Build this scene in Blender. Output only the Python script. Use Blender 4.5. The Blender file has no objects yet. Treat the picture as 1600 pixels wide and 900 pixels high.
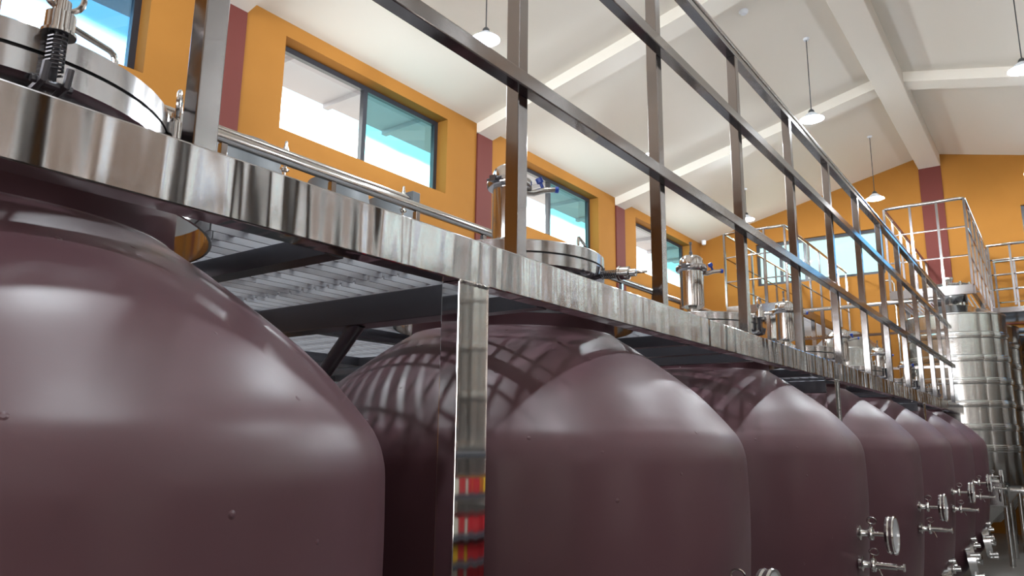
import bpy, bmesh, math, random
from mathutils import Vector, Matrix
random.seed(7)
PI = math.pi
H = 1.5                                   # eye height above the floor
SC = bpy.context.scene
COL = SC.collection

# ------------------------------------------------------------------ camera
def make_camera():
    yaw, pitch, roll = 0.63662659, 0.19587661, 0.01160978
    f = Vector((math.cos(pitch)*math.cos(yaw), math.cos(pitch)*math.sin(yaw), math.sin(pitch)))
    r0 = f.cross(Vector((0, 0, 1))).normalized(); u0 = r0.cross(f)
    r = r0*math.cos(roll) + u0*math.sin(roll); u = -r0*math.sin(roll) + u0*math.cos(roll)
    cd = bpy.data.cameras.new('camera'); co = bpy.data.objects.new('camera', cd); COL.objects.link(co)
    m = Matrix(((r.x, u.x, -f.x, 0), (r.y, u.y, -f.y, 0), (r.z, u.z, -f.z, H), (0, 0, 0, 1)))
    co.matrix_world = m
    cd.sensor_width = 36; cd.lens = 1155/1600*36; cd.clip_start = 0.05; cd.clip_end = 200
    SC.camera = co
make_camera()

# ------------------------------------------------------------------ exposure
SC.view_settings.view_transform = 'Standard'
SC.view_settings.look = 'None'
SC.view_settings.gamma = 1
SC.view_settings.use_curve_mapping = False
SC.view_settings.exposure = 0.25
SC.cycles.sample_clamp_indirect = 4.0

# ------------------------------------------------------------------ sky
SKY = 1.25
def make_world():
    w = bpy.data.worlds.new('sky'); SC.world = w; w.use_nodes = True
    nt = w.node_tree; nt.nodes.clear()
    out = nt.nodes.new('ShaderNodeOutputWorld'); bg = nt.nodes.new('ShaderNodeBackground')
    tc = nt.nodes.new('ShaderNodeTexCoord'); sp = nt.nodes.new('ShaderNodeSeparateXYZ')
    nt.links.new(tc.outputs['Generated'], sp.inputs[0])
    # made-up bright band low in the sky, whitens the panes and lights the hall
    ab = nt.nodes.new('ShaderNodeMath'); ab.operation = 'ABSOLUTE'; nt.links.new(sp.outputs['Y'], ab.inputs[0])
    ad = nt.nodes.new('ShaderNodeMath'); ad.operation = 'ADD'; ad.inputs[1].default_value = 0.0; nt.links.new(ab.outputs[0], ad.inputs[0])
    dv = nt.nodes.new('ShaderNodeMath'); dv.operation = 'DIVIDE'; nt.links.new(sp.outputs['Z'], dv.inputs[0]); nt.links.new(ad.outputs[0], dv.inputs[1])
    nz = nt.nodes.new('ShaderNodeTexNoise'); nz.inputs['Scale'].default_value = 9; nt.links.new(tc.outputs['Generated'], nz.inputs['Vector'])
    ml = nt.nodes.new('ShaderNodeMath'); ml.operation = 'MULTIPLY_ADD'; ml.inputs[1].default_value = 0.05; nt.links.new(nz.outputs['Fac'], ml.inputs[0]); nt.links.new(dv.outputs[0], ml.inputs[2])
    rp = nt.nodes.new('ShaderNodeValToRGB'); nt.links.new(ml.outputs[0], rp.inputs[0])
    e = rp.color_ramp.elements
    e[0].position = 0.560; e[0].color = (8.8, 8.6, 8.3, 1)
    e[1].position = 0.575; e[1].color = (1.1, 1.65, 1.85, 1)
    x = e.new(0.8); x.color = (0.85, 1.4, 1.9, 1)
    x = e.new(0.05); x.color = (8.8, 8.6, 8.3, 1)
    x = e.new(0.02); x.color = (2.2, 2.05, 1.85, 1)          # sunlit ground below the horizon
    nt.links.new(rp.outputs[0], bg.inputs[0]); bg.inputs[1].default_value = SKY
    nt.links.new(bg.outputs[0], out.inputs[0])
make_world()

# ------------------------------------------------------------------ daylight, added fill and lamps
def area(name, loc, rot, sx, sy, power, color=(1, 1, 1), portal=False):
    l = bpy.data.lights.new(name, 'AREA'); l.shape = 'RECTANGLE'; l.size = sx; l.size_y = sy
    l.energy = power; l.color = color
    o = bpy.data.objects.new(name, l); COL.objects.link(o); o.location = loc; o.rotation_euler = rot
    if portal: l.cycles.is_portal = True
    return o
WIN_X = [(4.18 + 3.88*k, 6.68 + 3.88*k) for k in range(-1, 3)]        # clerestory openings, both long walls
YL, YR, XF, XB = 6.0, -2.96, 15.0, -8.0
for a, b in WIN_X:                                                    # daylight entering by each left window
    area('window_portal', ((a+b)/2, 6.27, H+3.48), (PI/2, 0, PI), b-a, 1.0, 1, portal=True).rotation_euler = (-PI/2, 0, 0)
LAMP_W = 160                              # each pendant under the roof
area('added_gate_fill', (XB-0.5, 1.5, 2.0), (PI/2, 0, -PI/2), 5.0, 3.8, 300, (1.0, 0.97, .95))  # unseen fill light added behind the camera to brighten tanks and room
area('far_window_portal', (15.22, 3.58, H+3.48), (0, PI/2, 0), 0.9, 2.37, 1, portal=True)

# ------------------------------------------------------------------ materials
MATS = {}
def mat(name, color=(.8, .8, .8), rough=.5, metal=0.0, coat=0.0, emit=None, es=0, spec=.5):
    m = bpy.data.materials.new(name); m.use_nodes = True; b = m.node_tree.nodes['Principled BSDF']
    b.inputs['Base Color'].default_value = (*color, 1); b.inputs['Roughness'].default_value = rough
    b.inputs['Metallic'].default_value = metal; b.inputs['Coat Weight'].default_value = coat
    b.inputs['Specular IOR Level'].default_value = spec
    if emit: b.inputs['Emission Color'].default_value = (*emit, 1); b.inputs['Emission Strength'].default_value = es
    MATS[name] = m; return m
def N(m, t, **kw):
    n = m.node_tree.nodes.new(t)
    for k, v in kw.items(): n.inputs[k].default_value = v
    return n
def coords(m, scale, out='Object'):
    tc = m.node_tree.nodes.new('ShaderNodeTexCoord'); mp = m.node_tree.nodes.new('ShaderNodeMapping')
    mp.inputs['Scale'].default_value = scale; m.node_tree.links.new(tc.outputs[out], mp.inputs[0]); return mp.outputs[0]
def bump(m, vec, scale, strength, dist=0.01, detail=2, prev=None, kind='noise'):
    L = m.node_tree.links; b = m.node_tree.nodes['Principled BSDF']
    n = N(m, 'ShaderNodeTexNoise', Scale=scale, Detail=detail); L.new(vec, n.inputs['Vector'])
    bp = N(m, 'ShaderNodeBump', Strength=strength, Distance=dist); L.new(n.outputs['Fac'], bp.inputs['Height'])
    if prev: L.new(prev, bp.inputs['Normal'])
    L.new(bp.outputs[0], b.inputs['Normal']); return bp.outputs[0]
def vary(m, vec, scale, c1, c2, p1=.35, p2=.65, detail=4, sock='Base Color'):
    L = m.node_tree.links; b = m.node_tree.nodes['Principled BSDF']
    n = N(m, 'ShaderNodeTexNoise', Scale=scale, Detail=detail); L.new(vec, n.inputs['Vector'])
    r = m.node_tree.nodes.new('ShaderNodeValToRGB'); L.new(n.outputs['Fac'], r.inputs[0])
    r.color_ramp.elements[0].position = p1; r.color_ramp.elements[1].position = p2
    r.color_ramp.elements[0].color = (*c1, 1); r.color_ramp.elements[1].color = (*c2, 1)
    L.new(r.outputs[0], b.inputs[sock]); return r

m = mat('polished_steel', (.50, .49, .50), .09, 1)
bump(m, coords(m, (6, 1, .4)), 2.2, .8, .013, 1)
m = mat('railing_steel', (.30, .285, .285), .12, 1); bump(m, coords(m, (1, 1, 1)), 9, .12, .004, 2)
m = mat('column_steel', (.74, .73, .72), .05, 1); bump(m, coords(m, (30, 6, .7)), 1.2, .12, .003, 0)
m = mat('dark_steel', (.13, .13, .145), .30, .8); bump(m, coords(m, (1, 1, 1)), 14, .15, .004, 2)
m = mat('tank_steel', (.55, .55, .54), .20, 1); bump(m, coords(m, (7, 7, .06)), 1.5, .30, .02, 1)
m = mat('fitting_steel', (.62, .61, .60), .13, 1); bump(m, coords(m, (1, 1, 1)), 20, .06, .002, 2)
m = mat('lid_steel', (.50, .49, .50), .18, 1); bump(m, coords(m, (14, 14, 1)), 3, .12, .003, 2)
m = mat('grating_steel', (.66, .68, .72), .42, .4)
m = mat('satin_steel', (.72, .70, .68), .26, 1)

m = mat('maroon_epoxy', (.12, .045, .052), .33, 0, 0, spec=.42)
L = m.node_tree.links; b = m.node_tree.nodes['Principled BSDF']; b.inputs['Coat Roughness'].default_value = .12
v = coords(m, (1, 1, 1))
vary(m, v, 1.6, (.094, .041, .051), (.124, .060, .073), .2, .85, 3)
vary(m, v, 7, (.36,)*3, (.43,)*3, .2, .85, 3, 'Roughness')
p_ = bump(m, v, 4.5, .10, .02, 2); p_ = bump(m, v, 45, .035, .004, 3, p_)
vo = N(m, 'ShaderNodeTexVoronoi', Scale=16.0); L.new(v, vo.inputs['Vector'])
rr = m.node_tree.nodes.new('ShaderNodeValToRGB'); rr.color_ramp.elements[0].position = .04; rr.color_ramp.elements[1].position = .085
rr.color_ramp.elements[0].color = (1, 1, 1, 1); rr.color_ramp.elements[1].color = (0, 0, 0, 1); L.new(vo.outputs['Distance'], rr.inputs[0])
bp = N(m, 'ShaderNodeBump', Strength=.8, Distance=.002); L.new(rr.outputs[0], bp.inputs['Height']); L.new(p_, bp.inputs['Normal']); L.new(bp.outputs[0], b.inputs['Normal'])

m = mat('orange_plaster', (.47, .205, .05), .8, spec=.2); v = coords(m, (1, 1, 1)); vary(m, v, .8, (.285, .120, .020), (.33, .140, .025)); bump(m, v, 25, .05, .004)
m = mat('maroon_paint', (.125, .030, .024), .7, spec=.2); bump(m, coords(m, (1, 1, 1)), 25, .05, .004)
m = mat('white_ceiling', (.78, .745, .68), .55); v = coords(m, (1, 1, 1)); bump(m, v, 3, .08, .01)
m = mat('concrete_floor', (.34, .32, .29), .35); v = coords(m, (1, 1, 1)); vary(m, v, 1.2, (.17, .16, .15), (.27, .255, .24), .3, .7, 8)
mat('dark_frame', (.02, .022, .03), .35)
mat('black_rubber', (.012, .012, .014), .5)
m = mat('grey_resin', (.15, .165, .18), .5); vary(m, coords(m, (1, 1, .3)), 2, (.085, .095, .105), (.105, .115, .125))
mat('blue_plastic', (.01, .05, .35), .35)
mat('dial_white', (.72, .76, .80), .25)
mat('shade_white', (.75, .80, .88), .35)
mat('shade_dark', (.05, .055, .06), .4)
mat('lamp_glow', (1, 1, 1), .5, emit=(.86, .94, 1.0), es=14)
mat('eave_grey', (.33, .33, .37), .8)
mat('pipe_grey', (.16, .19, .23), .4, .3)
m = mat('green_white', (.62, .70, .60), .4)
for nm, c in (('box_red', (.55, .02, .03)), ('box_yellow', (.75, .45, .03)), ('box_blue', (.03, .12, .5)), ('box_cream', (.7, .66, .55))): mat(nm, c, .5)
mat('rack_dark', (.05, .055, .07), .5)
def glass(name, tint, rough_mix=.08):
    m = bpy.data.materials.new(name); m.use_nodes = True; nt = m.node_tree; nt.nodes.clear()
    o = nt.nodes.new('ShaderNodeOutputMaterial'); t = nt.nodes.new('ShaderNodeBsdfTransparent'); g = nt.nodes.new('ShaderNodeBsdfGlossy')
    t.inputs[0].default_value = (*tint, 1); g.inputs['Roughness'].default_value = .02
    x = nt.nodes.new('ShaderNodeMixShader'); x.inputs[0].default_value = rough_mix
    nt.links.new(t.outputs[0], x.inputs[1]); nt.links.new(g.outputs[0], x.inputs[2]); nt.links.new(x.outputs[0], o.inputs[0]); MATS[name] = m
glass('clear_glass', (.95, .98, .98)); glass('cyan_glass', (.50, .76, .79)); glass('blue_glass', (.33, .55, .72)); glass('pale_glass', (.84, .92, .82)); glass('bluish_glass', (.62, .86, 1.0))
M = MATS

# ------------------------------------------------------------------ mesh helpers
class MB:
    def __init__(s): s.bm = bmesh.new()
    def box(s, x0, x1, y0, y1, z0, z1):
        vs = [s.bm.verts.new(p) for p in ((x0,y0,z0),(x1,y0,z0),(x1,y1,z0),(x0,y1,z0),(x0,y0,z1),(x1,y0,z1),(x1,y1,z1),(x0,y1,z1))]
        for f in ((0,3,2,1),(4,5,6,7),(0,1,5,4),(1,2,6,5),(2,3,7,6),(3,0,4,7)): s.bm.faces.new([vs[i] for i in f])
        return s
    def tube(s, pts, r, n=12, closed=False, cap=True):
        pts = [Vector(p) for p in pts]; rings = []; N_ = len(pts); up = None
        rs = r if isinstance(r, (list, tuple)) else [r]*N_
        for i, p in enumerate(pts):
            if closed: d = pts[(i+1) % N_] - pts[i-1]
            else: d = (pts[min(i+1, N_-1)] - pts[max(i-1, 0)])
            d.normalize()
            if up is None: up = Vector((0,0,1)) if abs(d.z) < .9 else Vector((1,0,0))
            a = d.cross(up).normalized(); b = a.cross(d).normalized(); up = b
            rings.append([s.bm.verts.new(p + a*math.cos(t)*rs[i] + b*math.sin(t)*rs[i]) for t in [2*PI*k/n for k in range(n)]])
        m_ = N_ if closed else N_-1
        for i in range(m_):
            A, B = rings[i], rings[(i+1) % N_]
            for k in range(n): s.bm.faces.new((A[k], A[(k+1)%n], B[(k+1)%n], B[k])).smooth = True
        if cap and not closed:
            s.bm.faces.new(rings[0][::-1]); s.bm.faces.new(rings[-1])
        return s
    def lathe(s, prof, c=(0,0,0), n=32, axis=None, sharp=.5):
        # prof: (r, z) list; axis: direction the profile's z follows
        q = Vector((0,0,1)).rotation_difference(Vector(axis)).to_matrix() if axis else Matrix.Identity(3)
        c = Vector(c); rings = []
        for r, z in prof:
            if r < 1e-6: rings.append([s.bm.verts.new(c + q @ Vector((0,0,z)))])
            else: rings.append([s.bm.verts.new(c + q @ Vector((r*math.cos(2*PI*k/n), r*math.sin(2*PI*k/n), z))) for k in range(n)])
        for i in range(len(rings)-1):
            A, B = rings[i], rings[i+1]
            for k in range(n):
                k2 = (k+1) % n
                if len(A) == 1 and len(B) == 1: continue
                if len(A) == 1: f = s.bm.faces.new((A[0], B[k2], B[k]))
                elif len(B) == 1: f = s.bm.faces.new((A[k], A[k2], B[0]))
                else: f = s.bm.faces.new((A[k], A[k2], B[k2], B[k]))
                f.smooth = True
        return s
    def build(s, name, m, parent=None, bevel=0, auto=True):
        bmesh.ops.recalc_face_normals(s.bm, faces=s.bm.faces[:])
        me = bpy.data.meshes.new(name); s.bm.to_mesh(me); s.bm.free()
        me.materials.append(M[m]); o = bpy.data.objects.new(name, me); COL.objects.link(o)
        if auto:
            bm = bmesh.new(); bm.from_mesh(me)
            for e in bm.edges:
                if len(e.link_faces) == 2 and e.calc_face_angle(0) > .55: e.smooth = False
            bm.to_mesh(me); bm.free()
        if bevel:
            md = o.modifiers.new('bevel', 'BEVEL'); md.width = bevel; md.segments = 2; md.limit_method = 'ANGLE'
        if parent: o.parent = parent
        return o
def empty(name, loc=(0,0,0), rz=0):
    o = bpy.data.objects.new(name, None); COL.objects.link(o); o.location = loc; o.rotation_euler = (0,0,rz); o.empty_display_size = .1
    return o
def tag(o, label, cat, group=None, kind=None):
    o['label'] = label; o['category'] = cat
    if group: o['group'] = group
    if kind: o['kind'] = kind
    return o
def struct(o, label=None):
    o['kind'] = 'structure'
    if label: o['label'] = label
    return o
def copy_tree(o, parent=None):
    c = o.copy(); COL.objects.link(c)
    if parent: c.parent = parent
    for ch in o.children: copy_tree(ch, c)
    return c
def arc(cx, cy, r, a0, a1, n, z):
    return [(cx + r*math.cos(a0+(a1-a0)*i/n), cy + r*math.sin(a0+(a1-a0)*i/n), z) for i in range(n+1)]

# ------------------------------------------------------------------ the room
ZE = H + 4.14                             # height of the eaves
SL = 1.06/4.48                            # slope of the roof
ZR = ZE + 1.06; YM = 1.52                 # ridge
def wall_along_x(name, y0, y1, z1, holes, zh0, zh1):
    mb = MB(); xs = XB
    for a, b in holes:
        mb.box(xs, a, y0, y1, 0, z1); mb.box(a, b, y0, y1, 0, zh0); mb.box(a, b, y0, y1, zh1, z1); xs = b
    mb.box(xs, XF+.3, y0, y1, 0, z1)
    return struct(mb.build(name, 'orange_plaster', auto=False))
wall_along_x('wall_left', YL, YL+.25, ZE+.3, WIN_X, H+2.98, H+3.98)
wall_along_x('wall_right', YR-.25, YR, ZE+.3, [], H+2.98, H+3.98)
mb = MB()                                 # far gable wall with two openings
for a, b, c, d in ((YR, -2.1, 0, 8), (-2.1, .22, 0, H+3.08), (-2.1, .22, H+3.98, 8), (.22, 2.40, 0, 8), (2.40, 4.80, 0, H+3.05), (2.40, 4.80, H+3.93, 8), (4.80, YL, 0, 8)):
    mb.box(XF, XF+.25, a, b, c, d)
struct(mb.build('wall_far', 'orange_plaster', auto=False))
mb = MB()                                 # wall behind; unseen gate opening added to let fill light in
for a, b, c, d in ((YR, -1, 0, 8), (-1, 4, 3.9, 8), (4, YL, 0, 8)): mb.box(XB-.25, XB, a, b, c, d)
struct(mb.build('wall_back', 'orange_plaster', auto=False))
struct(MB().box(XB, XF+.2, YR-.2, YL+.2, -.1, 0).build('floor', 'concrete_floor', auto=False))
mb = MB(); bm = mb.bm                     # pitched ceiling slab
for ya, za, yb, zb in ((YL+.25, ZE-.25*SL, YM, ZR), (YR-.25, ZE-.25*SL, YM, ZR)):
    vs = [bm.verts.new(p) for p in ((XB-.2,ya,za),(XF+.25,ya,za),(XF+.25,yb,zb),(XB-.2,yb,zb),(XB-.2,ya,za+.15),(XF+.25,ya,za+.15),(XF+.25,yb,zb+.15),(XB-.2,yb,zb+.15))]
    for f in ((0,3,2,1),(4,5,6,7),(0,1,5,4),(1,2,6,5),(2,3,7,6),(3,0,4,7)): bm.faces.new([vs[i] for i in f])
struct(mb.build('ceiling', 'white_ceiling', auto=False))
n_trim = 0
def trim(mb, m_, label=None, **kw):
    global n_trim
    n_trim += 1
    return struct(mb.build('trim_%d' % n_trim, m_, **kw), label)
trim(MB().box(XB, XF, YM-.18, YM+.18, H+4.93, ZR+.05), 'white_ceiling', 'white ridge beam', bevel=.01)
for k in range(-2, 3):                    # raking beams and painted pilasters
    xc = 3.55 + 3.88*k + 0.0
    x0, x1 = xc-.16, xc+.16
    if x1 > XF: continue
    mb = MB(); bm = mb.bm
    for ya, yb in ((YL, YM), (YR, YM)):
        za, zb = ZE, ZR; d = .15
        vs = [bm.verts.new(p) for p in ((x0,ya,za-d),(x1,ya,za-d),(x1,yb,zb-d),(x0,yb,zb-d),(x0,ya,za+.03),(x1,ya,za+.03),(x1,yb,zb+.03),(x0,yb,zb+.03))]
        for f in ((0,3,2,1),(4,5,6,7),(0,1,5,4),(1,2,6,5),(2,3,7,6),(3,0,4,7)): bm.faces.new([vs[i] for i in f])
    trim(mb, 'white_ceiling', 'white raking roof beam', auto=False)
    trim(MB().box(x0, x1, YL-.025, YL+.01, 0, ZE-.13), 'maroon_paint', 'maroon pilaster on the left wall')
    trim(MB().box(x0, x1, YR-.01, YR+.025, 0, ZE-.13), 'maroon_paint', 'maroon pilaster on the right wall')
trim(MB().box(XF-.025, XF+.01, YM-.18, YM+.18, 0, H+4.93), 'maroon_paint', 'maroon pilaster under the ridge on the far wall')
trim(MB().box(XF-.03, XF+.01, YR, .75, H+1.93, H+2.12), 'maroon_paint', 'maroon band low on the far wall')

n_win = 0
def window(x0, x1, z0, z1, yw, panes, along='x', sill=True):
    """sliding window: outer frame, mullions, panes. panes = list of glass names"""
    global n_win
    n_win += 1
    w = empty('window_%d' % n_win, (0,0,0)); struct(w)
    f = .06; t = .03
    def B(mb, a, b, c, d, tt=t):
        if along == 'x': mb.box(a, b, yw-tt, yw+tt, c, d)
        else: mb.box(yw-tt, yw+tt, a, b, c, d)
    mb = MB(); B(mb, x0, x1, z0, z0+f); B(mb, x0, x1, z1-f, z1); B(mb, x0, x0+f, z0+f, z1-f); B(mb, x1-f, x1, z0+f, z1-f)
    n = len(panes); wd = (x1-x0)/n
    for i in range(1, n): B(mb, x0+wd*i-f/2, x0+wd*i+f/2, z0+f, z1-f)
    mb.build('window_frame', 'dark_frame', w, auto=False)
    for i, g in enumerate(panes):
        mb = MB(); B(mb, x0+wd*i+.02, x0+wd*(i+1)-.02, z0+.02, z1-.02, .003); mb.build('pane', g, w, auto=False)
for i, (a, b) in enumerate(WIN_X):
    window(a, b, H+2.98, H+3.98, YL+.2, ['clear_glass', 'blue_glass' if i == 0 else 'cyan_glass'])
window(2.40, 4.80, H+3.05, H+3.93, XF+.1, ['pale_glass']*5, 'y')
window(-2.1, .22, H+3.08, H+3.98, XF+.1, ['bluish_glass']*4, 'y')
# eaves seen through the windows
trim(MB().box(XB, XF+1, YL+.25, YL+1.05, H+4.02, H+4.12), 'eave_grey', 'grey eave outside the left windows')
mb = MB()
for k in range(24): mb.box(XB+.5+k*1.0, XB+.58+k*1.0, YL+.25, YL+1.03, H+3.96, H+4.02)
trim(mb, 'eave_grey', 'rafters under the grey eave')

# ------------------------------------------------------------------ maroon wine tanks
TX0, TY, TP = .409, 1.478, 1.6
def make_tank(swung=None):
    root = empty('wine_tank', (TX0, TY, 0))
    zs = [(-1.32,.0),(-1.32,.40),(-1.28,.52),(-1.15,.62),(-.9,.682),(-.6,.718),(-.3,.739),(-.1,.739),(-.04,.733),(0,.717),(.03,.694),(.06,.668),(.12,.611),(.17,.551),(.22,.484),(.27,.414),(.31,.352),(.318,.342)]
    # smooth resample between the knots
    def cr(p0, p1, p2, p3, t): return .5*((2*p1)+(-p0+p2)*t+(2*p0-5*p1+4*p2-p3)*t*t+(-p0+3*p1-3*p2+p3)*t**3)
    prof = []
    P = zs[1:]
    for i in range(len(P)-1):
        a, b_, c, d = P[max(i-1,0)], P[i], P[i+1], P[min(i+2,len(P)-1)]
        for t in (0, .25, .5, .75): prof.append((cr(a[1],b_[1],c[1],d[1],t), H+cr(a[0],b_[0],c[0],d[0],t)))
    prof = [(0, H-1.32)] + prof + [(.342, H+.318), (.34, H+.345), (.34, H+.43), (.30, H+.435), (.27, H+.435)]
    MB().lathe(prof, n=96).build('body', 'maroon_epoxy', root)
    for a in (45, 135, 225, 315):
        a = math.radians(a); MB().tube([(.42*math.cos(a), .42*math.sin(a), 0), (.42*math.cos(a), .42*math.sin(a), .24)], .05, 14).build('leg', 'fitting_steel', root)
    MB().lathe([(.26,H+.42),(.272,H+.42),(.272,H+.512),(.26,H+.512)], n=64).build('manway_neck', 'lid_steel', root)
    MB().lathe([(.24,H+.508),(.30,H+.508),(.31,H+.512),(.31,H+.546),(.24,H+.546)], n=96).build('lower_flange', 'lid_steel', root)
    MB().lathe([(.2,H+.545),(.304,H+.545),(.304,H+.553),(.2,H+.553)], n=96).build('gasket', 'black_rubber', root)
    lid = MB().lathe([(0,H+.552),(.31,H+.552),(.31,H+.586),(.306,H+.589),(.24,H+.589),(.2,H+.60),(0,H+.615)], n=96).build('lid', 'lid_steel', root)
    for ang in (-70, 30, 150):             # bent rod lifting handles
        a = math.radians(ang); ra = .245; da = .24
        p0 = Vector((ra*math.cos(a-da), ra*math.sin(a-da), H+.585)); p1 = Vector((ra*math.cos(a+da), ra*math.sin(a+da), H+.585))
        u = (p1-p0)*.12; z = Vector((0,0,.062))
        MB().tube([p0, p0+z*.8, p0+z*.95+u*.35, p0+z+u, p1+z-u, p1+z*.95-u*.35, p1+z*.8, p1], .0055, 10).build('lid_handle', 'fitting_steel', lid)
    # swing clamps around the rim
    for i, ang in enumerate((-90, -32, 25, 85, 145)):
        if swung is not None and i == 1: continue
        a = math.radians(ang); d = Vector((math.cos(a), math.sin(a), 0)); t = Vector((-math.sin(a), math.cos(a), 0))
        mb = MB(); q = d*.325 - Vector((0, 0, .04 if i == 1 else 0))
        for s in (-1, 1):
            o_ = q + t*.016*s
            mb.tube([d*.285+t*.016*s+Vector((0,0,H+.49)), o_+d*.012+Vector((0,0,H+.50)), o_+d*.018+Vector((0,0,H+.525))], .006, 8)
        mb.tube([q+t*.028+Vector((0,0,H+.50)), q-t*.028+Vector((0,0,H+.50))], .006, 10)
        c = mb.build('clamp_bracket', 'dark_steel', root)
        out = (i == swung)                     # this bolt has been swung open and hangs outwards
        ax = Vector((0,0,1)) if not out else Vector((.12, -1, -.02)).normalized()
        b0 = q + Vector((0,0,H+.50))
        def P_(s): return b0 + ax*s
        MB().tube([P_(0), P_(.13)], .0055, 10).build('bolt', 'dark_steel', c)
        sp = []
        side = ax.cross(t).normalized()
        for k in range(73):
            th = k/72*2*PI*9; sp.append(P_(.018+.058*k/72) + t*.0125*math.cos(th) + side*.0125*math.sin(th))
        MB().tube(sp, .0018, 6).build('spring', 'dark_steel', c)
        MB().lathe([(0,.078),(.024,.078),(.024,.083),(.0205,.084),(.0205,.112),(.012,.115),(.012,.134),(0,.135)], c=b0, n=20, axis=ax).build('nut', 'fitting_steel', c)
        if not out:
            e = []
            for k in range(20):
                th = -PI*.5+.35+k/19*(2*PI-.7); e.append(P_(.150) + t*.029*math.cos(th) + ax*(.029*math.sin(th)))
            MB().tube([P_(.120)+t*.004]+e[:]+[P_(.120)-t*.004], .0045, 8).build('eye_ring', 'fitting_steel', c)
        else:
            MB().tube([P_(.13), P_(.17)], .004, 8).build('bolt_tip', 'fitting_steel', c)
    # sight glass tower standing on the lid
    sx = -.045 if swung is None else -.03
    tw = MB().lathe([(0,H+.60),(.05,H+.60),(.05,H+.615),(.028,H+.62),(.028,H+.64),(.058,H+.655),(.060,H+.67),(.060,H+.84),(0,H+.84)], c=(sx,0,0), n=32).build('vent_tower', 'fitting_steel', root)
    MB().lathe([(.058,H+.838),(.076,H+.84),(.080,H+.848),(.080,H+.862),(.076,H+.87),(.058,H+.872)], c=(sx,0,0), n=32).build('clamp_band', 'lid_steel', tw)
    mb = MB(); mb.box(sx-.10, sx-.07, -.012, .012, H+.845, H+.866); mb.tube([(sx-.088,-.03,H+.856),(sx-.088,.03,H+.856)], .005, 8); mb.build('clamp_screw', 'dark_steel', tw)
    MB().lathe([(.060,H+.87),(.060,H+.895),(.055,H+.91),(.040,H+.922),(.012,H+.927),(0,H+.927)], c=(sx,0,0), n=32).build('domed_cap', 'fitting_steel', tw)
    MB().lathe([(0,.92),(.009,.925),(.009,.945),(.005,.95),(.005,.985),(.008,.987),(.008,.998),(0,1.0)], c=(sx,0,H), n=12).build('spike', 'dark_steel', tw)
    d = Vector((.74, -.67, .0)).normalized()
    a0 = Vector((sx,0,H+.835))
    MB().tube([a0+d*.055, a0+d*.085, a0+d*.12+Vector((0,0,.012)), a0+d*.165+Vector((0,0,.018))], [.012,.012,.011,.009], 12).build('valve_arm', 'fitting_steel', tw)
    mb = MB(); q = a0+d*.115+Vector((0,0,.03)); mb.lathe([(0,-.012),(.006,-.012),(.006,.008),(.013,.010),(.013,.028),(0,.03)], c=q, n=8, axis=(d*-.45+Vector((0,0,1)))); mb.build('valve_lever', 'blue_plastic', tw)
    MB().lathe([(0,0),(.011,0),(.012,.012),(0,.016)], c=a0+d*.163+Vector((0,0,.018)), n=12, axis=d).build('valve_cap', 'blue_plastic', tw)
    # thermometer and sampling valve on the front
    for kind, z in (('thermometer', H-.39), ('sampling_valve', H-.515)):
        y0 = -.735; x = -.10; mb = MB()
        mb.lathe([(.030,0),(.030,.012),(.016,.016),(.013,.03),(.013,.046),(.021,.048),(.021,.056),(.013,.06)], c=(x,y0+.015,z), n=20, axis=(0,-1,0))
        if kind == 'thermometer': mb.tube([(x,y0-.04,z),(x,y0-.105,z)], .0085, 12)
        else:
            mb.tube([(x,y0-.04,z),(x,y0-.125,z)], .0125, 14); mb.tube([(x,y0-.12,z),(x,y0-.150,z)], .0085, 12)
            mb.lathe([(0,0),(.016,0),(.016,.006),(0,.006)], c=(x,y0-.150,z), n=18, axis=(0,-1,0)); mb.tube([(x,y0-.055,z-.01),(x+.004,y0-.068,z-.045)], .004, 8)
        o_ = mb.build(kind, 'fitting_steel', root)
        mb = MB(); yc = y0-.038                      # sanitary clamp: hinged ring with a wing nut
        mb.lathe([(.012,-.010),(.027,-.008),(.029,0),(.027,.008),(.012,.010)], c=(x,yc,z), n=24, axis=(0,-1,0)); mb.tube([(x,yc,z+.025),(x,yc,z+.040)], .005, 8)
        e = [(x+.004, yc+.018*math.cos(t_)-.004, z+.052+.013*math.sin(t_)) for t_ in [2*PI*k/16 for k in range(16)]]
        mb.tube(e, .003, 6, closed=True); mb.build('clamp', 'fitting_steel', o_)
        if kind == 'thermometer':
            MB().lathe([(0,.0),(.066,.0),(.074,.004),(.076,.012),(.074,.018),(.076,.024),(.078,.030),(.076,.036),(.070,.036),(.070,.031)], c=(x,y0-.098,z), n=48, axis=(0,-1,0)).build('dial_case', 'fitting_steel', o_)
            MB().lathe([(0,.0305),(.071,.0305),(.071,.032),(0,.032)], c=(x,y0-.098,z), n=48, axis=(0,-1,0)).build('dial_face', 'dial_white', o_)
    # lower manway door and outlet
    zc = H-1.08; y0 = -.60
    mw = MB().lathe([(.0,0),(.17,0),(.17,.045),(.19,.045),(.19,.065),(.0,.065)], c=(-.1,y0-.02,zc), n=40, axis=(.1,-1,.12)).build('manway_door', 'fitting_steel', root)
    ax = Vector((.1,-1,.12)).normalized(); cc = Vector((-.1,y0-.02,zc))
    MB().lathe([(0,.065),(.03,.065),(.03,.09),(.05,.095),(.055,.11),(.03,.12),(.0,.12)], c=cc, n=24, axis=ax).build('handwheel', 'fitting_steel', mw)
    for k in range(6):
        th = 2*PI*k/6+.3; s1 = ax.cross(Vector((0,0,1))).normalized(); s2 = s1.cross(ax)
        MB().lathe([(0,.03),(.016,.03),(.016,.085),(.024,.088),(.024,.105),(0,.108)], c=cc+s1*.185*math.cos(th)+s2*.185*math.sin(th), n=12, axis=ax).build('door_bolt', 'fitting_steel', mw)
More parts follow.
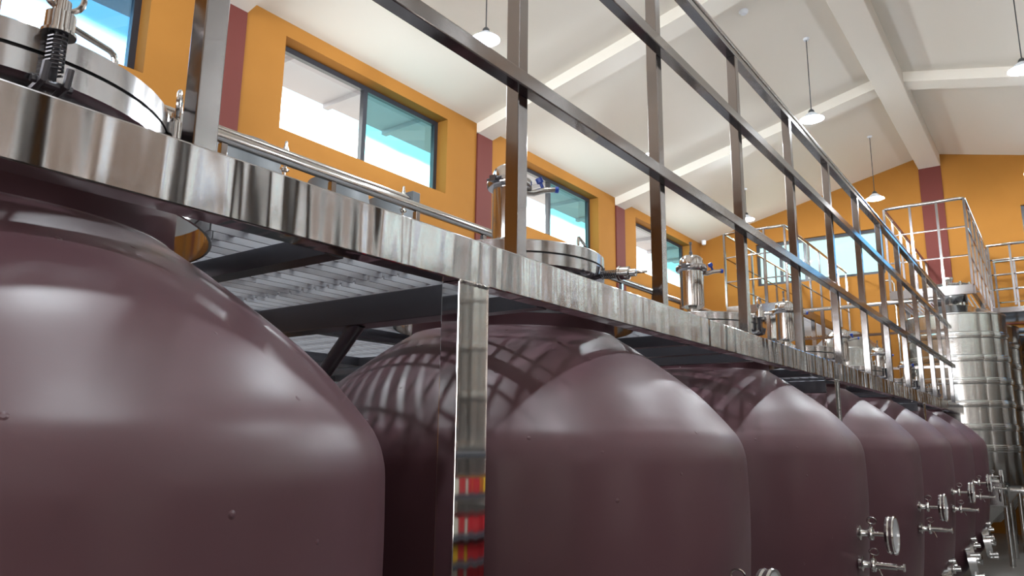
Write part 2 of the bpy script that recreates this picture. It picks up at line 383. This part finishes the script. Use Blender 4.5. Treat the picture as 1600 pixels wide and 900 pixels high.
    mb = MB(); mb.tube([(.02,y0,H-.98),(.03,y0-.12,H-.965)], .02, 14); mb.lathe([(.01,-.01),(.038,-.01),(.04,0),(.038,.01),(.01,.01)], c=(.026,y0-.07,H-.97), n=20, axis=(0,-1,.1)); mb.build('outlet_pipe', 'fitting_steel', root)
    return root
TANK_LABELS = ['nearest glossy maroon wine tank, cut off by the left edge of the photo',
 'maroon wine tank right behind the broad steel column, striped reflections on its dome',
 'third maroon wine tank in the row, left of the thin second column',
 'fourth maroon wine tank, just right of the thin second column',
 'fifth maroon wine tank, third from the far end of the row',
 'sixth maroon wine tank, next to last at the far end',
 'last and smallest-looking maroon wine tank, beside the ringed steel tank']
tank = make_tank(); tag(tank, TANK_LABELS[0], 'tank', 'maroon wine tanks under the catwalk')
for k in range(1, 7):
    c = make_tank(0) if k == 1 else copy_tree(tank); c.location = (TX0+TP*k, TY, 0); tag(c, TANK_LABELS[k], 'tank', 'maroon wine tanks under the catwalk')

# ------------------------------------------------------------------ catwalk over the tanks
cw = empty('catwalk', (0, 1.0, 0)); tag(cw, 'long polished steel catwalk with grating floor and railing above the maroon tanks', 'catwalk')
def cwb(mb, name, m_, **kw):
    o = mb.build(name, m_, None, **kw); o.parent = cw; o.matrix_parent_inverse = Matrix.Translation((0,-1.0,0)); return o
CX0, CX1, CE = -2.2, 10.1, 10.85
cwb(MB().box(CX0, CE, 1.0, 1.05, H+.32, H+.42), 'side_beam', 'polished_steel', bevel=.003)
cwb(MB().box(CX0, CE, 3.70, 3.75, H+.32, H+.42), 'side_beam', 'polished_steel', bevel=.003)
cwb(MB().box(CE-.05, CE, 1.05, 3.70, H+.32, H+.42), 'end_beam', 'polished_steel', bevel=.003)
for x in (-2.03, 1.166, 4.37, 7.57):
    cwb(MB().box(x, x+.103, 1.001, 1.05, 0, H+.32), 'column', 'column_steel', bevel=.002)
    cwb(MB().box(x, x+.103, 3.70, 3.749, 0, H+.32), 'column', 'column_steel', bevel=.002)
    cwb(MB().box(x+.02, x+.08, 2.33, 2.39, 0, H+.25), 'column', 'dark_steel', bevel=.002)
    cwb(MB().tube([(x+.03, 1.34, H+.26), (x+.03, 2.33, H-.72)], .019, 14), 'brace', 'dark_steel')
    cwb(MB().tube([(x+.05, 3.4, H+.26), (x+.05, 2.39, H-.72)], .019, 14), 'brace', 'dark_steel')
    mb = MB()                              # weld bead where the column meets the beam
    mb.tube([(x+.005+.093*k/24, .999+.0012*math.sin(k*2.1), H+.319+.001*math.cos(k*1.7)) for k in range(25)], [.0035+.0012*(k%2) for k in range(25)], 6)
    cwb(mb, 'weld', 'fitting_steel')
for k in range(-1, 6):
    x = 1.2 + TP*k
    if k % 2 == 0: cwb(MB().box(x-.03, x+.03, 1.05, 3.70, H+.25, H+.318), 'cross_beam', 'dark_steel', bevel=.002)
    else: cwb(MB().box(x-.025, x+.025, 1.05, 3.70, H+.32, H+.358), 'floor_joist', 'dark_steel')
for k in range(-1, 6):
    xc = TX0 + TP*k
    for dx in (-.46, .46):
        cwb(MB().box(xc+dx-.022, xc+dx+.022, 1.05, 3.70, H+.318, H+.358), 'floor_joist', 'dark_steel')
for y in (1.95, 2.75): cwb(MB().box(CX0, CX1-.05, y-.02, y+.02, H+.32, H+.36), 'floor_joist', 'dark_steel')
def grating(xa, xb, xc):
    mb = MB(); r = .405; z0, z1 = H+.36, H+.398
    y = 1.07
    while y < 3.69:
        segs = [(xa, xb)]
        dy = abs(y-TY)
        if xc is not None and dy < r:
            w = math.sqrt(r*r-dy*dy); segs = [(xa, xc-w), (xc+w, xb)]
        for a, b in segs:
            a = max(a, xa); b = min(b, xb)
            if b-a > .01: mb.box(a, b, y-.002, y+.002, z0, z1)
        y += .05
    x = xa + .02
    while x < xb:
        segs = [(1.05, 3.70)]
        if xc is not None and abs(x-xc) < r:
            w = math.sqrt(r*r-(x-xc)**2); segs = [(1.05, TY-w), (TY+w, 3.70)]
        for a, b in segs:
            if b-a > .01: mb.box(x-.006, x+.006, a, b, z0+.012, z0+.030)
        x += .13
    return mb
for k in range(-1, 6):
    xa, xb = 1.2+TP*(k-1)+.004, 1.2+TP*k-.004
    if k == -1: pass
    cwb(grating(xa, xb, TX0+TP*k), 'grating_panel', 'grating_steel', auto=False)
cwb(grating(1.2+TP*5+.004, CE-.055, TX0+TP*6), 'grating_panel', 'grating_steel', auto=False)
for k in range(0, 7):                     # curved rims lining the openings round the tank necks
    xc = TX0+TP*k
    cwb(MB().lathe([(.400,H+.345),(.405,H+.345),(.405,H+.410),(.400,H+.410),(.400,H+.345)], c=(xc,TY,0), n=72), 'opening_rim', 'railing_steel')
# railings
PX = [.572, 1.395, 2.20, 3.01, 3.81, 4.61, 5.41, 6.20, 7.0, 7.79, 8.58, 9.36, 10.08]
for x in [-1.05, -.24] + PX: cwb(MB().box(x-.0195, x+.0195, 1.003, 1.042, H+.418, H+1.655), 'post', 'railing_steel', bevel=.002)
for z in (.848, 1.315): cwb(MB().box(-1.4, CX1, .966, 1.003, H+z-.02, H+z+.02), 'rail', 'railing_steel', bevel=.003)
cwb(MB().tube([(-1.4, 1.022, H+1.70), (CX1, 1.022, H+1.70)], .022, 18), 'handrail', 'railing_steel')
cwb(MB().box(-1.4, CX1, 1.002, 1.044, H+1.655, H+1.680), 'rail', 'railing_steel', bevel=.002)
FX = [-1.0, -.19, .62, 1.43, 2.23, 3.03, 3.83, 4.63, 5.43, 6.23, 7.03, 7.83, 8.63, 9.43, 10.06]
for x in FX: cwb(MB().box(x-.0195, x+.0195, 3.705, 3.744, H+.418, H+1.62), 'post', 'railing_steel', bevel=.002)
for z in (.848, 1.28): cwb(MB().box(-1.4, CX1, 3.705, 3.735, H+z-.015, H+z+.015), 'rail', 'railing_steel')
cwb(MB().tube([(-1.4, 3.72, H+1.655), (CX1, 3.72, H+1.655)], .036, 18), 'handrail', 'fitting_steel')
cwb(MB().tube([(-1.4, 3.80, H+1.735), (3.84, 3.80, H+1.735)], .022, 14), 'service_pipe', 'fitting_steel')
cwb(MB().box(3.82, 3.90, 3.76, 3.84, H+1.68, H+1.79), 'junction_box', 'grey_resin', bevel=.004)
for y in (1.7, 2.4, 3.1): cwb(MB().box(CX1-.05, CX1-.01, y-.02, y+.02, H+.418, H+1.64), 'post', 'railing_steel')
for z in (.848, 1.28): cwb(MB().box(CX1-.045, CX1-.015, 1.04, 3.71, H+z-.015, H+z+.015), 'rail', 'railing_steel')
cwb(MB().tube([(CX1-.03, 1.03, H+1.66), (CX1-.03, 3.72, H+1.655)], .024, 16), 'handrail', 'fitting_steel')

# ------------------------------------------------------------------ pendant lamps
def make_lamp(z_top):
    r = empty('pendant_lamp')
    s_ = MB().lathe([(.035,.085),(.05,.075),(.075,.055),(.105,.022),(.14,0),(.143,-.004),(.138,0),(.10,.018),(.07,.048),(.045,.066),(.03,.07)], n=36).build('shade', 'shade_white', r)
    MB().lathe([(0,.13),(.02,.128),(.035,.11),(.040,.08),(.03,.068),(0,.068)], n=20).build('lamp_holder', 'shade_dark', r)
    MB().lathe([(0,.068),(.03,.066),(.055,.045),(.060,.028),(.045,.012),(0,.004)], n=24).build('bulb', 'lamp_glow', r)
    MB().tube([(0,0,.12), (0,0,z_top)], .006, 8).build('cord', 'shade_dark', r)
    MB().lathe([(0,z_top-.03),(.03,z_top-.03),(.04,z_top-.01),(.04,z_top),(0,z_top)], n=20).build('ceiling_rose', 'shade_white', r)
    return r
def lamp_point(x, y, z):
    l = bpy.data.lights.new('pendant_bulb_light', 'POINT'); l.energy = LAMP_W; l.shadow_soft_size = .075; l.color = (.88, .95, 1)
    o = bpy.data.objects.new('pendant_bulb_light', l); COL.objects.link(o); o.location = (x, y, z-.02)
LZ = H+3.94
LAMPS = [(5.36, 4.33, 'white pendant lamp hanging before the near ceiling, between the first and second posts'),
 (9.23, 4.33, 'small white pendant lamp half hidden behind the third railing post'),
 (13.1, 4.33, 'tiny white pendant lamp low against the far wall, left of the far window'),
 (9.23, 2.16, 'white pendant lamp on a long rod just left of the ridge beam'),
 (13.1, 2.16, 'white pendant lamp on a long rod against the orange far wall, right of the handrail'),
 (9.20, -.04, 'white pendant lamp cut off by the right edge of the photo')]
for x, y in ((1.48, 4.33), (1.48, 2.16), (1.48, -.04), (5.36, 2.16), (5.36, -.04), (13.1, -.04)):
    LAMPS.append((x, y, 'white pendant lamp of the rows overhead, outside the photo'))
protos = {}
for x, y, lb in LAMPS:
    zt = ZR - abs(y-YM)*SL - LZ
    key = round(zt, 2)
    if key not in protos: r = protos[key] = make_lamp(zt)
    else: r = copy_tree(protos[key])
    r.location = (x, y, LZ); tag(r, lb, 'lamp', 'pendant lamps under the roof'); lamp_point(x, y, LZ)
for i, (x, y, lb) in enumerate([(8.0, 2.55, 'small round white smoke detector on the ceiling slope, nearer one'), (10.3, 3.0, 'small round white smoke detector on the ceiling slope, farther one')]):
    z = ZR - abs(y-YM)*SL
    o = MB().lathe([(0,0),(.055,0),(.055,-.02),(.035,-.045),(0,-.048)], n=24).build('smoke_detector', 'shade_white'); o.location = (x, y, z+.004); tag(o, lb, 'smoke detector')
o = MB().lathe([(0,.05),(.05,.05),(.05,.0),(.04,-.04),(0,-.055)], n=24).build('security_camera', 'shade_white'); o.location = (14.86, 5.86, H+4.10); tag(o, 'small white dome camera up in the far left corner of the room', 'camera')

# ------------------------------------------------------------------ ringed stainless tanks
def steel_tank(x, y, R, ztop, rings, label, group, cone=.18, neck=True, lid_z=None, ms='tank_steel'):
    r = empty('steel_tank', (x, y, 0)); tag(r, label, 'tank', group)
    prof = [(0, .34), (R*.2, .36), (R*.98, .92), (R, .96)]
    for zz in sorted(rings):
        prof += [(R, zz-.045), (R+.010, zz-.035), (R+.014, zz), (R+.010, zz+.035), (R, zz+.045)]
    prof += [(R, ztop-.02), (R+.006, ztop-.012), (R+.004, ztop), (R-.02, ztop+.004), (.22, ztop+cone), (0, ztop+cone)]
    MB().lathe(prof, n=72).build('body', ms, r)
    for zz in sorted(rings):
        MB().lathe([(R+.008, zz-.02),(R+.017, zz-.012),(R+.017, zz+.012),(R+.008, zz+.02)], n=72).build('ring_band', ms, r)
    for k in range(4):
        a = PI/4+k*PI/2; MB().tube([(R*.93*math.cos(a), R*.93*math.sin(a), .0), (R*.93*math.cos(a), R*.93*math.sin(a), .98)], .032, 12).build('leg', ms, r)
    if neck:
        lz = lid_z or ztop+cone+.12
        MB().lathe([(.2,ztop+cone-.01),(.2,lz),(.24,lz),(.24,lz+.025),(.2,lz+.03)], n=40).build('neck', 'fitting_steel', r)
        lid = MB().lathe([(0,lz+.03),(.25,lz+.03),(.26,lz+.045),(.25,lz+.06),(.1,lz+.075),(0,lz+.08)], n=40).build('lid', 'fitting_steel', r)
        MB().lathe([(0,lz+.07),(.035,lz+.075),(.03,lz+.12),(.055,lz+.15),(.055,lz+.175),(0,lz+.18)], n=20).build('vent_cap', 'fitting_steel', lid)
        for k in range(10):
            a = 2*PI*k/10; MB().lathe([(0,0),(.018,0),(.018,.05),(.01,.06),(0,.06)], c=(.255*math.cos(a), .255*math.sin(a), lz+.02), n=8).build('lid_bolt', 'fitting_steel', lid)
    return r
def rings_at(ztop): return [ztop-.30*k for k in range(1, 8)]
steel_tank(11.62, 1.085, .60, H+1.62, [H+1.33, H+1.03, H+.74, H+.45, H+.16, H-.1], 'nearest ringed stainless steel tank at the right, behind the end of the railing', 'ringed steel tanks at the far end', .16, True, H+2.02)
for i, (x, lb) in enumerate(((13.0, 'second ringed steel tank, a sliver behind the nearest one'), (14.35, 'last ringed steel tank before the far wall at the right edge'))):
    steel_tank(x, 1.0-.06*i, .60, H+1.62, [H+1.33, H+1.03, H+.74, H+.45, H+.16, H-.1], lb, 'ringed steel tanks at the far end', .16, False)
steel_tank(11.8, 3.60, .50, H+1.30, [H+.9, H+.5], 'steel tank with a tall neck beneath the left balcony, behind the catwalk', 'plain steel tanks beyond the catwalk', .22, True, H+1.78)
steel_tank(11.5, 2.45, .50, H+1.25, [H+.9, H+.5], 'low dome-topped steel tank between the two far balconies', 'plain steel tanks beyond the catwalk', .26, False)

for x, y in ((14.3, -1.0), (14.3, -2.25)):  # unseen tanks, added so the far side beam mirrors steel
    steel_tank(x, y, .60, H+1.62, [H+1.33, H+1.03, H+.74, H+.45, H+.16, H-.1], 'unseen ringed steel tank added in the far right corner for reflections', 'added steel tanks in the far right corner', .16, False)

big = [o for o in COL.objects if o.name == 'steel_tank'][0]
mb = MB(); mb.box(-.64, -.5, -.42, -.08, H-.80, H-.47)
mw = mb.build('manway_frame', 'tank_steel', big, bevel=.03); MB().box(-.665, -.64, -.40, -.10, H-.78, H-.49).build('manway_door', 'fitting_steel', mw, bevel=.01)
MB().tube([(-.68,-.36,H-.72),(-.70,-.36,H-.63),(-.68,-.36,H-.55)], .012, 8).build('door_handle', 'fitting_steel', mw)
# fittings seen on the nearest ringed tank's front
r = empty('pipe_valve', (11.2, .55, H-.6)); tag(r, 'stainless valve cluster on the lower front of the ringed tank', 'valve')
mb = MB(); mb.tube([(0,.08,0), (0,-.12,0)], .03, 14); mb.lathe([(.01,-.012),(.06,-.01),(.06,.01),(.01,.012)], c=(0,-.05,0), n=20, axis=(0,-1,0)); mb.build('pipe_stub', 'fitting_steel', r)
MB().tube([(0,-.08,0),(0,-.1,.1),(.0,-.2,.14)], .01, 8).build('handle', 'fitting_steel', r)

# ------------------------------------------------------------------ far raised walkways
def balcony(name, x0, x1, y0, y1, zb, zt, label, nx, ny, hole=None):
    r = empty(name, (x0, (y0+y1)/2, 0)); tag(r, label, 'walkway')
    ox, oy = x0, (y0+y1)/2
    def L(mb, nm, m_):
        o = mb.build(nm, m_); o.parent = r; o.matrix_parent_inverse = Matrix.Translation((-ox, -oy, 0)); return o
    hgt = zt-zb
    L(MB().box(x0, x0+.05, y0, y1, zb-.12, zb), 'edge_beam', 'railing_steel')
    for y in (y0, y1): L(MB().box(x0+.05, x1, y-.025, y+.025, zb-.12, zb), 'edge_beam', 'railing_steel')
    mb = MB(); y = y0+.05
    while y < y1:
        segs = [(x0+.05, x1)]
        if hole and abs(y-hole[1]) < .28: w = math.sqrt(.28**2-(y-hole[1])**2); segs = [(x0+.05, hole[0]-w), (hole[0]+w, x1)]
        for a, b in segs: mb.box(a, b, y-.003, y+.003, zb-.04, zb-.005)
        y += .05
    L(mb, 'grating', 'grating_steel')
    for i in range(ny+1):
        y = y0+(y1-y0)*i/ny; L(MB().box(x0, x0+.03, y-.015, y+.015, zb, zt), 'post', 'railing_steel')
    for yy in (y0, y1):
        for i in range(1, nx+1):
            x = x0+(x1-x0)*i/nx; L(MB().box(x-.03, x, yy-.015, yy+.015, zb, zt), 'post', 'railing_steel')
    for f in (1/3, 2/3):
        z = zb+hgt*f
        L(MB().tube([(x1, y0, z), (x0+.015, y0, z), (x0+.015, y1, z), (x1, y1, z)], .011, 8), 'rail', 'railing_steel')
    c = .06
    L(MB().tube([(x1, y0, zt), (x0+.015+c, y0, zt), (x0+.03, y0+.02, zt), (x0+.015, y0+c, zt), (x0+.015, y1-c, zt), (x0+.03, y1-.02, zt), (x0+.015+c, y1, zt), (x1, y1, zt)], .022, 12), 'handrail', 'fitting_steel')
    for x in (12.31, 13.675):
        for yy in (y0, y1): L(MB().box(x-.03, x+.03, yy-.03, yy+.03, 0, zb-.12), 'column', 'railing_steel')
    return r
balcony('raised_walkway', 11.0, 14.95, .765, 1.72, H+1.97, H+3.13, 'raised steel walkway with railing over the ringed tanks, before the maroon pilaster', 6, 3, (11.62, 1.085))
balcony('raised_walkway', 11.0, 14.95, 3.08, 4.01, H+1.97, H+3.13, 'raised steel walkway with railing in front of the far window', 6, 3, (11.8, 3.60))
r = empty('raised_walkway', (13.2, -1, 0)); tag(r, 'steel walkway railing running off the right edge along the far wall', 'walkway')
def Lr(mb, nm, m_):
    o = mb.build(nm, m_); o.parent = r; o.matrix_parent_inverse = Matrix.Translation((-13.2, 1, 0)); return o
for x in (13.3, 14.6):
    for k in range(4): Lr(MB().tube([(x, .70, H+2.02+(2.95-2.02)*(k+1)/4), (x, -2.5, H+2.02+(2.95-2.02)*(k+1)/4)], .012 if k < 3 else .022, 10), 'rail' if k < 3 else 'handrail', 'fitting_steel')
    for y in (.68, .4, -.2, -.8, -1.4, -2.0): Lr(MB().box(x-.015, x+.015, y-.015, y+.015, H+2.0, H+2.95), 'post', 'railing_steel')
Lr(MB().box(13.3, 14.6, -2.5, .70, H+1.9, H+1.98), 'deck', 'railing_steel')
for i, z in enumerate((1.80, 1.70)):
    o = MB().tube([(14.85, .72, H+z), (14.85, -2.9, H+z)], .045, 16).build('wall_pipe', 'pipe_grey'); tag(o, ['upper grey pipe along the far wall under the maroon band', 'lower grey pipe along the far wall under the maroon band'][i], 'pipe')
o = MB()
o.tube([(14.6, 2.42, 0), (14.6, 2.42, H+2.75), (14.6, 2.38, H+2.82), (14.6, 2.26, H+2.82), (14.6, 2.22, H+2.75), (14.6, 2.22, H+1.2)], .02, 10)
tag(o.build('looped_pipe', 'fitting_steel'), 'thin bent pipe loop rising in front of the far window', 'pipe')

# ------------------------------------------------------------------ grey resin tanks by the left wall
GX = [(3.08, .37, 'grey resin tank by the left wall, nearest of three, beside the first post'),
      (4.13, .28, 'grey resin tank by the left wall, middle of three behind the far handrail'),
      (4.80, .26, 'grey resin tank by the left wall, farthest of three behind the far handrail')]
for x, rr_, lb in GX:
    r = empty('resin_tank', (x, 5.0, 0)); tag(r, lb, 'tank', 'grey resin tanks by the left wall')
    MB().lathe([(0,0),(rr_*1.12,0),(rr_*1.18,.05),(rr_*1.18,H+1.6),(rr_*1.15,H+1.80),(rr_*.93,H+2.16),(rr_*.90,H+2.17),(0,H+2.175)], n=40).build('body', 'grey_resin', r)
    MB().lathe([(0,H+2.17),(rr_*.4,H+2.17),(rr_*.4,H+2.185),(0,H+2.19)], n=24).build('lid', 'grey_resin', r)
for x, lb in ((2.70, 'small stainless relief valve standing by the far handrail'), (3.75, 'small stainless relief valve near the second window, by the far handrail')):
    r = empty('relief_valve', (x*1.035, 3.92, H+1.66)); tag(r, lb, 'valve', 'relief valves by the far handrail')
    MB().lathe([(0,-3.16),(.008,-3.16),(.008,.0),(.02,.005),(.02,.02),(.01,.03),(.01,.10),(.022,.12),(.024,.15),(.012,.18),(.01,.21),(0,.215)], n=16).build('stem', 'fitting_steel', r)
    MB().tube([(-.03,0,.02),(.03,0,.02)], .01, 8).build('wing_nut', 'fitting_steel', r)

# ------------------------------------------------------------------ things across the aisle, seen in the polished steel
for i in range(10):
    steel_tank(-3.4+1.75*i, -2.05, .76, H+3.0, [H+2.7, H+2.3, H+1.9, H+1.5, H+1.1, H+.7, H+.3, H-.1, H-.5], 'ringed stainless steel tank in the row along the right wall', 'ringed steel tanks along the right wall', .2, False, ms='satin_steel')
sh = empty('storage_rack', (3.65, -.95, 0)); tag(sh, 'dark metal rack with coloured cartons across the aisle', 'rack')
for x in (-.75, .75):
    for y in (-.16, .16): MB().box(x-.02, x+.02, y-.02, y+.02, 0, 1.42).build('upright', 'rack_dark', sh)
for z in (.20, .50, .66, .78, .93, 1.15, 1.38): MB().box(-.77, .77, -.18, .18, z-.012, z+.012).build('shelf', 'rack_dark', sh)
cols = ['box_red', 'box_yellow', 'box_blue', 'box_cream', 'box_red']
for zi, z in enumerate((.672, .792, .942, 1.162)):
    for k in range(9):
        c_ = random.choice(cols)
        o = MB().box(-.065, .065, -.10, .10, 0, .085).build('carton', c_, bevel=.003); o.location = (3.65-.62+.155*k, -.95, z)
        tag(o, '%s carton on the dark rack across the aisle' % c_.split('_')[1], 'box', '%s cartons on the rack' % c_.split('_')[1])
